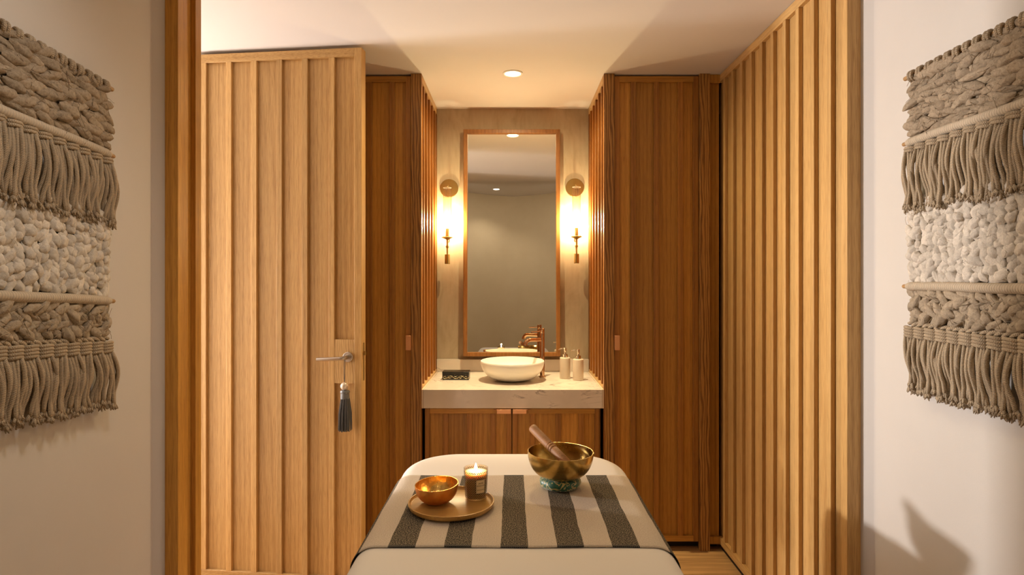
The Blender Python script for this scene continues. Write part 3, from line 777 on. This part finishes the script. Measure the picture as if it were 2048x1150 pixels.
# candle
cx,cy=-.1085,1.766
t=thing('scented_candle',(cx,cy,ZS),'lit candle in a patterned glass with a cream label on the tray','candle')
Mk=Matrix.Translation((cx,cy,ZS+.0004)); ch=.088
def cr(z): return .0318+.0042*z/ch
b=MB(); b.lathe([(1e-5,0),(.029,0),(cr(0),.003)]+[(cr(ch*i/12),.003+(ch-.003)*i/12) for i in range(1,13)]+[(cr(ch)-.002,ch)],64,Mk)
b.lathe([(cr(ch)-.0022,ch-.0004),(cr(ch*.88)-.0022,ch*.88)],64,Mk)
def candle_glass():
    m=bpy.data.materials.new('patterned_candle_glass'); m.use_nodes=True; nt=m.node_tree; nt.nodes.clear()
    uv=N(nt,'ShaderNodeUVMap'); sx=N(nt,'ShaderNodeSeparateXYZ'); L(nt,uv.outputs[0],sx.inputs[0])
    def rings(ou,ov):
        a=mathn(nt,'SUBTRACT',mathn(nt,'FRACT',mathn(nt,'ADD',mathn(nt,'MULTIPLY',sx.outputs[0],34),ou)),.5)
        c=mathn(nt,'SUBTRACT',mathn(nt,'FRACT',mathn(nt,'ADD',mathn(nt,'DIVIDE',sx.outputs[1],.0066),ov)),.5)
        d=mathn(nt,'SQRT',mathn(nt,'ADD',mathn(nt,'MULTIPLY',a,a),mathn(nt,'MULTIPLY',c,c)))
        return mathn(nt,'LESS_THAN',mathn(nt,'ABSOLUTE',mathn(nt,'SUBTRACT',d,.40)),.085)
    k=mathn(nt,'MAXIMUM',rings(0,0),0.0)
    lim=mathn(nt,'MULTIPLY',mathn(nt,'GREATER_THAN',sx.outputs[1],.006),mathn(nt,'LESS_THAN',sx.outputs[1],.0835))
    band=mathn(nt,'SUBTRACT',1.0,mathn(nt,'MULTIPLY',mathn(nt,'GREATER_THAN',sx.outputs[1],.0715),mathn(nt,'LESS_THAN',sx.outputs[1],.0775)))
    k=mathn(nt,'MULTIPLY',mathn(nt,'MULTIPLY',k,lim),band)
    t_=N(nt,'ShaderNodeBsdfTransparent'); t_.inputs[0].default_value=(.95,.90,.82,1)
    g=N(nt,'ShaderNodeBsdfGlossy'); g.inputs['Roughness'].default_value=.05
    mx=N(nt,'ShaderNodeMixShader'); L(nt,schlick(nt,.05),mx.inputs[0]); L(nt,t_.outputs[0],mx.inputs[1]); L(nt,g.outputs[0],mx.inputs[2])
    p=N(nt,'ShaderNodeBsdfPrincipled'); p.inputs['Base Color'].default_value=(.035,.022,.012,1); p.inputs['Roughness'].default_value=.35; p.inputs['Metallic'].default_value=.5
    m2=N(nt,'ShaderNodeMixShader'); L(nt,k,m2.inputs[0]); L(nt,mx.outputs[0],m2.inputs[1]); L(nt,p.outputs[0],m2.inputs[2])
    o=N(nt,'ShaderNodeOutputMaterial'); L(nt,m2.outputs[0],o.inputs[0]); return m
b.build('glass_cup',candle_glass(),t,angle=50)
b=MB(); zw=ch*.865; b.lathe([(1e-5,.006),(.028,.006),(cr(0)-.003,.009),(cr(zw)-.003,zw),(.012,zw-.0012),(1e-5,zw-.0015)],48,Mk)
wm=simple('candle_wax',(.80,.62,.36),.5); wb=wm.node_tree.nodes['Principled BSDF']; wb.inputs['Subsurface Weight'].default_value=.6; wb.inputs['Subsurface Radius'].default_value=(.02,.01,.004); wb.inputs['Subsurface Scale'].default_value=1
b.build('wax',wm,t)
b=MB(); b.tube([(cx,cy,ZS+zw-.001),(cx+.0005,cy,ZS+zw+.007)],.0008,6); b.build('wick',M_black,t)
b=MB(); b.lathe([(1e-5,zw+.004),(.0028,zw+.006),(.0042,zw+.010),(.0040,zw+.014),(.0022,zw+.020),(1e-5,zw+.026)],16,Mk); b.build('flame',emis('candle_flame',(1,.72,.38),160),t)
# label: curved patch with frame and lettering
la0=-PI/2+math.radians(2); la1=la0+math.radians(52)
lz0,lz1=.021,.064
b=MB(); 
def lab(u,v,off=.0006): 
    z=lz0+(lz1-lz0)*v; a=la0+(la1-la0)*u; r=cr(z)+off
    return (cx+r*math.cos(a),cy+r*math.sin(a),ZS+.0004+z)
b.grid(lambda u,v:lab(u,v),16,6); lo=b.build('label',simple('label_paper',(.78,.62,.36),.5),t,label='cream printed paper label')
b=MB()
for (u0,u1,v0,v1) in ((.0,.04,0,1),(.96,1,0,1),(.04,.96,0,.03),(.04,.96,.97,1),(.08,.10,.05,.95),(.90,.92,.05,.95),(.10,.90,.05,.065),(.10,.90,.935,.95)):
    b.grid(lambda u,v:lab(u0+(u1-u0)*u,v0+(v1-v0)*v,.0009),10 if u1-u0>.3 else 1,1)
b.build('label_border',simple('label_ink',(.05,.03,.015),.6),lo,smooth=False)
def text_verts(body,size):
    cu=bpy.data.curves.new('lettering','FONT'); cu.body=body; cu.size=size; cu.align_x='CENTER'; cu.resolution_u=2
    ob=bpy.data.objects.new('lettering',cu); COL.objects.link(ob)
    dg=bpy.context.evaluated_depsgraph_get(); dg.update()
    me=bpy.data.meshes.new_from_object(ob.evaluated_get(dg))
    V=[tuple(v.co) for v in me.vertices]; Fc=[tuple(p.vertices) for p in me.polygons]
    bpy.data.objects.remove(ob); bpy.data.meshes.remove(me); bpy.data.curves.remove(cu)
    return V,Fc
b=MB(); lw=.034*(la1-la0)
for body,v,size in (('JAIME',.68,.0062),('BERIESTAIN',.52,.0050),('BARCELONA',.25,.0042)):
    V,Fc=text_verts(body,size); wmax=max(abs(p[0]) for p in V)*2
    sc=min(1,lw*.74/wmax)
    b.add([lab(.5+p[0]*sc/lw,v+p[1]/(lz1-lz0),.001) for p in V],Fc)
b.build('lettering',simple('letter_ink',(.06,.03,.015),.6),lo,smooth=False)
ld=bpy.data.lights.new('candle_glow','POINT'); ld.energy=.35; ld.color=(1,.62,.28); ld.shadow_soft_size=.006
lob=bpy.data.objects.new('candle_glow',ld); COL.objects.link(lob); lob.location=(cx,cy,ZS+zw+.032)

# singing bowl on its cushion ring
sb=(.149,1.887)
def ring_mat():
    m,nt,b=newmat('green_brocade'); tc=N(nt,'ShaderNodeTexCoord')
    n=N(nt,'ShaderNodeTexNoise'); n.inputs['Scale'].default_value=34; n.inputs['Detail'].default_value=.5; n.inputs['Distortion'].default_value=2.2; L(nt,tc.outputs['Object'],n.inputs[0])
    f=mathn(nt,'ABSOLUTE',mathn(nt,'SUBTRACT',mathn(nt,'FRACT',mathn(nt,'MULTIPLY',n.outputs[0],3.2)),.5))
    r=ramp(nt,f,[(0,(.42,.35,.15)),(.13,(.36,.31,.12)),(.16,(.006,.025,.015)),(.22,(.0,.105,.052)),(.40,(.0,.055,.034))],'CONSTANT')
    L(nt,r.outputs[0],b.inputs['Base Color']); b.inputs['Roughness'].default_value=.45; b.inputs['Sheen Weight'].default_value=.3
    bump(nt,b,n.outputs[0],.3,.002); return m
b=MB(); Ms=Matrix.Translation((sb[0],sb[1],TZ_+.0068))
rr_=.0155
prof=[(.0495+rr_*math.cos(2*PI*i/20),rr_*.98+rr_*math.sin(2*PI*i/20)) for i in range(20)]
b.lathe(prof,64,Ms,closed=True,ripple=(9,.012)); o=b.build('cushion_ring',ring_mat(),angle=80)
tag(o,'green and cream brocade cushion ring under the singing bowl','cushion')
ro,hs=.1036,.0813
zb0=TZ_+.0068+.0290
po=[(1e-5,0),(.03,.0004)]+[(.03+(ro-.03)*math.sin(i/18*PI/2)**.86, .0006+hs*(1-math.cos(i/18*PI/2))**1.05) for i in range(1,18)]
po+=[(ro,hs)]
pin=[(ro-.0026,hs-.0002)]+[(max(1e-5,p[0]-.0032),p[1]+.0034*(1-p[1]/hs)) for p in reversed(po[:-1])]
Mb2=Matrix.Translation((sb[0],sb[1],zb0))@Matrix.Rotation(math.radians(.9),4,'Y')
b=MB(); b.lathe(po+pin,80,Mb2); o=b.build('singing_bowl',M_singout,angle=60)
tag(o,'large polished bronze singing bowl on a green cushion ring','singing bowl')
# mallet
p0=Vector((.0665,2.020,.917)); p1=Vector((.170,1.842,.849))
M,Lm=align(p0,p1); b=MB()
b.lathe([(1e-5,0),(.0125,0),(.0145,.002),(.0150,.02),(.0150,.105),(.0146,.108),(.0154,.111),(.0138,.114),(.0152,.117),(.0152,.122),(.0132,.125),(.0148,.128),(.0148,.133),(.0128,.136),(.0142,.139),(.0140,Lm-.003),(.012,Lm),(1e-5,Lm)],32,M)
o=b.build('wooden_mallet',M_mallet,angle=50); tag(o,'dark wooden mallet leaning inside the bronze singing bowl','mallet')

# ------------------------------------------------------------------ wall hangings
def lump(mb, c, d, up, ln, r, seed, twist=5, lobes=4, amp=.10, nu=16, nv=14, sq=.8):
    d=d.normalized(); n=(up-d*up.dot(d)).normalized(); bi=d.cross(n)
    P=[];Fs=[];U=[]
    for j in range(nv+1):
        t=j/nv; prof=max(.02,math.sin(PI*min(.985,max(.015,t))))**.55
        cc=c+d*(t-.5)*ln+n*.0025*math.sin(t*5+seed*9)
        for i in range(nu):
            a=2*PI*i/nu
            rr=r*prof*(1+amp*math.cos(lobes*a+twist*t)+.20*mnoise.noise(Vector((math.cos(a)*1.6+seed*31,math.sin(a)*1.6+t*4,seed*7)))+.10*mnoise.noise(Vector((math.cos(a)*4+seed*11,math.sin(a)*4,t*9))))
            P.append(cc+(n*math.cos(a)*rr*sq+bi*math.sin(a)*rr))
    for j in range(nv):
        for i in range(nu):
            i2=(i+1)%nu; Fs.append((j*nu+i,j*nu+i2,(j+1)*nu+i2,(j+1)*nu+i))
            U.append([(i/nu,j/nv*ln),((i+1)/nu,j/nv*ln),((i+1)/nu,(j+1)/nv*ln),(i/nu,(j+1)/nv*ln)])
    mb.add(P,Fs,U,seed=seed)

def hanging(side, yfar, z_top, tilt, rnd, label):
    Xw=1.133
    rr=random.Random(rnd)
    W_=.78
    ct,st=math.cos(tilt),math.sin(tilt)
    # local: u along rod from far end to near, v up relative to top rod, w out of the wall
    def T(u,v,w):
        uu=u*ct - v*st*0; vv=v + u*st
        return Vector((side*(Xw-w), yfar-uu, z_top+vv))
    du=(T(1,0,0)-T(0,0,0)); dv_=Vector((0,0,1)); dw=Vector((-side,0,0))
    t=thing('macrame_wall_hanging',(side*Xw,yfar-W_/2,z_top-.9),label,'wall hanging','chunky woven hangings facing each other')
    u0=.012
    # top dowel and loops
    b=MB(); b.tube([T(-.012,0,.02),T(W_,0,.02)],.0062,12); b.build('top_rod',M_dowel,t)
    b=MB(); u=.015
    while u<W_:
        for k in range(2):
            uu=u+k*.010; P=[]
            for i in range(13):
                a=-PI*.5+2*PI*i/12*.86
                P.append(T(uu+.006*math.sin(a*1)+rr.uniform(-.001,.001),.012*math.cos(a)-.002,.020+.0125*math.sin(a)))
            b.tube(P,.0048,7)
        u+=.032+rr.uniform(-.003,.004)
    b.build('rod_loops',M_cord,t)
    # lump bands: (v top, v bottom, rows, style)
    def backing(v0,v1,mat,nm='backing_cloth'):
        b=MB(); b.grid(lambda a,c:T(a*W_+.01*(1-a),v0+(v1-v0)*c,.006),2,2); return b
    def shaggy(v0,v1,rows,mat,name,flat=.25,ln=(.055,.105),r=(.009,.0165),uof=0.0):
        b=MB(); rh=(v0-v1)/rows
        for j in range(rows):
            vv=v0-(j+.5)*rh; sg=1 if j%2 else -1
            u=u0+uof+rr.uniform(-.01,.012)
            while u<W_:
                l=rr.uniform(*ln); sl=sg*flat*rr.uniform(.3,1.5)+rr.uniform(-.12,.12)
                d=(T(1,sl,0)-T(0,0,0))
                lump(b,T(u+l*.25,vv+rr.uniform(-.005,.005),.016+rr.uniform(0,.011)),d,dw,l,rr.uniform(*r),rr.random(),twist=rr.choice((-9,9,6)),lobes=5,amp=.13)
                if rr.random()<.7:
                    c=T(u+l*.3,vv,.03); e=[c,c+du*rr.uniform(-.02,.02)+dv_*rr.uniform(-.015,.01)+dw*.004, c+du*rr.uniform(-.035,.035)+dv_*rr.uniform(-.03,.005)+dw*.006]
                    b.tube(e,.0007,4)
                u+=l*.56
        # dense under-layer
        for j in range(rows*2):
            vv=v0-(j+.5)*rh/2; u=u0
            while u<W_:
                lump(b,T(u+.01,vv,.010),du,dw,.05,.012,rr.random(),nu=7,nv=6); u+=.034
        for k in range(int(70*(v0-v1)/.17)):     # loose threads
            c=T(rr.uniform(0,W_),rr.uniform(v1,v0),.030); 
            pts=[c]; d=Vector((0,rr.uniform(-1,1),rr.uniform(-1,.6))).normalized()
            for q in range(3): d=(d+Vector((0,rr.uniform(-.8,.8),rr.uniform(-.8,.8)))).normalized(); pts.append(pts[-1]+d*.009+dw*rr.uniform(-.001,.002))
            b.tube(pts,.0006,4)
        b.build(name,mat,t,angle=180)
    shaggy(-.004,-.172,8,M_rag,'woven_band')
    # wrapped rods
    def wrapped(v,r,nm='wrapped_rod',ends=True):
        b=MB(); n=int(W_/.0010); P=[];rad=[]
        for i in range(n+1):
            u=.006+(W_-.006)*i/n
            P.append(T(u,v+.0012*math.sin(u*14),.024)); rad.append(r*(.86+.14*abs(math.sin(PI*u/.0072))**.6)*(1 if u>.02 else .75+.25*(u-.006)/.014))
        b.tube(P,rad,12); o=b.build(nm,M_wrap,t,angle=180)
        if ends:
            b=MB(); b.tube([T(-.014,v,.024),T(-.011,v,.024),T(.008,v,.024)],[.0045,.006,.006],12); b.build('rod_end',M_dowel,o,label='bare wooden rod tip')
    vr1=-.186; wrapped(vr1,.0128)
    # fringes
    def fringe(vk, vb, pitch, wraps, gather, nm, longer):
        u=.020
        while u<W_:
            b=MB()
            # lark's head wraps
            for q in range(wraps):
                vq=vk-.0055-q*.0078; hw=pitch*.44
                P=[T(u-hw,vq,.020),T(u-hw*.9,vq+.0008,.030),T(u-hw*.4,vq+.0015,.0345),T(u+hw*.4,vq+.0005,.0345),T(u+hw*.9,vq-.0010,.030),T(u+hw,vq-.001,.020)]
                b.tube(P,.0044,8)
            vs=vk-.0055-(wraps-.4)*.0078
            nc=7
            sw=rr.uniform(-.010,.010)
            for c in range(nc):
                lay=c%2; uc=(c-(nc-1)/2)/(nc-1)*pitch*.98
                ln=(vs-vb)*rr.uniform(.93,1.05)+longer
                p1=rr.uniform(-.007,.007)+sw; p2=rr.uniform(-.010,.010)+sw*1.2
                P=[];m=9
                for i in range(m+1):
                    q=i/m
                    uu=u+uc*gather+ (uc*(1-gather)+0)*min(1,q*2.0) + p1*math.sin(PI*q)+p2*q*q
                    ww=.024+.006*lay+.010*math.sin(PI*min(1,q*1.3))*.9+ .004*math.sin(q*5+c)
                    P.append(T(uu,vs-ln*q+.004,ww))
                b.tube(P,.0050,8)
                e=P[-1]
                for k in range(13):      # frayed end
                    a=rr.uniform(0,2*PI); s_=rr.uniform(.3,1)
                    tip=e+du*math.cos(a)*.012*s_+dw*math.sin(a)*.009*s_+dv_*rr.uniform(-.016,-.003)
                    b.tube([e+dv_*.006,e.lerp(tip,.5)+du*math.cos(a)*.003,tip],[.0034,.0030,.0010],5)
            b.build(nm,M_cord,t,angle=180)
            u+=pitch*rr.uniform(.95,1.06)
    fringe(vr1-.012,-.372,.043,2,.55,'tassel_bunch',0)
    # white chain-stitched band
    b=MB(); v0,v1=-.355,-.586; u=.028
    while u<W_:
        vv=v0; k=0
        while vv>v1+.012:
            for s_ in (-1,1):
                d=T(s_*.7,1.0*(1 if rr.random()<.75 else -.4),0)-T(0,0,0)
                l=rr.uniform(.028,.056)
                lump(b,T(u+s_*.013+rr.uniform(-.004,.004),vv+rr.uniform(-.006,.006),.014+rr.uniform(0,.007)),d,dw,l,rr.uniform(.0115,.0165),rr.random(),twist=rr.choice((-6,6)),lobes=6,amp=.12,sq=.7)
            vv-=.019
        for q in range(9): lump(b,T(u-.024,v0-q*.024,.010),dv_,dw,.04,.013,rr.random(),nu=7,nv=6)
        u+=.052+rr.uniform(-.003,.004)
    for k in range(90):
        c=T(rr.uniform(.005,W_),rr.uniform(v1,v0),.030); pts=[c]; d=Vector((0,rr.uniform(-1,1),rr.uniform(-1,.6))).normalized()
        for q in range(3): d=(d+Vector((0,rr.uniform(-.8,.8),rr.uniform(-.8,.8)))).normalized(); pts.append(pts[-1]+d*.008)
        b.tube(pts,.0006,4)
    b.build('chain_stitch_band',M_rag2,t,angle=180)
    vr2=-.588; wrapped(vr2,.0128)
    shaggy(-.600,-.684,4,M_rag3,'plaited_band',flat=.75,ln=(.04,.07),r=(.009,.015))
    b=MB(); P=[];n=200
    for s_ in (0,PI):
        P=[T(.012+(W_-.012)*i/n,-.692+.0045*math.sin(i*.55+s_)-.004*math.sin(i*.03),.020+.0045*math.cos(i*.55+s_)) for i in range(n+1)]
        b.tube(P,.0052,7)
    b.build('rope_row',M_cord,t,angle=180)
    fringe(-.697,-.876,.043,4,.62,'tassel_bunch',-.004)
    return t
hanging(1,1.690,1.985,0.0,3,'chunky macrame wall hanging on the right wall, its rods running level')
hanging(-1,1.655,1.945,math.radians(4.0),8,'chunky macrame wall hanging on the left wall, dipping towards the doorway')

# ------------------------------------------------------------------ corridor lamp and added fill lights
def area(name,loc,rot,sx,sy,power,col):
    ld=bpy.data.lights.new(name,'AREA'); ld.shape='RECTANGLE'; ld.size=sx; ld.size_y=sy; ld.energy=power; ld.color=col
    o=bpy.data.objects.new(name,ld); COL.objects.link(o); o.location=loc; o.rotation_euler=rot; return o
COOL=(1.0,.945,.92)
# corridor lamp far to the left, shining through the entry opening
def point_at(o,tgt): o.rotation_euler=(Vector(tgt)-Vector(o.location)).to_track_quat('-Z','Y').to_euler()
o=area('corridor_lamp',(-4.9,3.32,1.62),(0,0,0),.22,.16,235,COOL); point_at(o,(1.1,1.8,1.2))
o=area('corridor_fill',(-2.7,2.70,1.15),(0,0,0),.6,1.3,32,COOL); point_at(o,(1.1,2.3,1.5))  # soft fill panel added in the corridor for a general glow
# unseen spots without fixtures, added to brighten the treatment room walls
ROOMC=(1.0,.92,.83)
def room_spot(loc,tgt,en,cone=140,soft=.10):
    ld=bpy.data.lights.new('room_fill','SPOT'); ld.energy=en; ld.color=ROOMC; ld.spot_size=math.radians(cone); ld.spot_blend=1; ld.shadow_soft_size=soft
    q=bpy.data.objects.new('room_fill',ld); COL.objects.link(q); q.location=loc; point_at(q,tgt)
for lx in (-.62,.62):
    room_spot((lx*.45,1.15,2.52),(lx*1.83,.95,1.15),26 if lx<0 else 10,cone=110)
    room_spot((lx,.2,2.70),(lx*.3,-1.2,1.3),27)
w=bpy.data.worlds.new('world'); scene.world=w; w.use_nodes=True
w.node_tree.nodes['Background'].inputs[0].default_value=(1,.85,.7,1); w.node_tree.nodes['Background'].inputs[1].default_value=.0
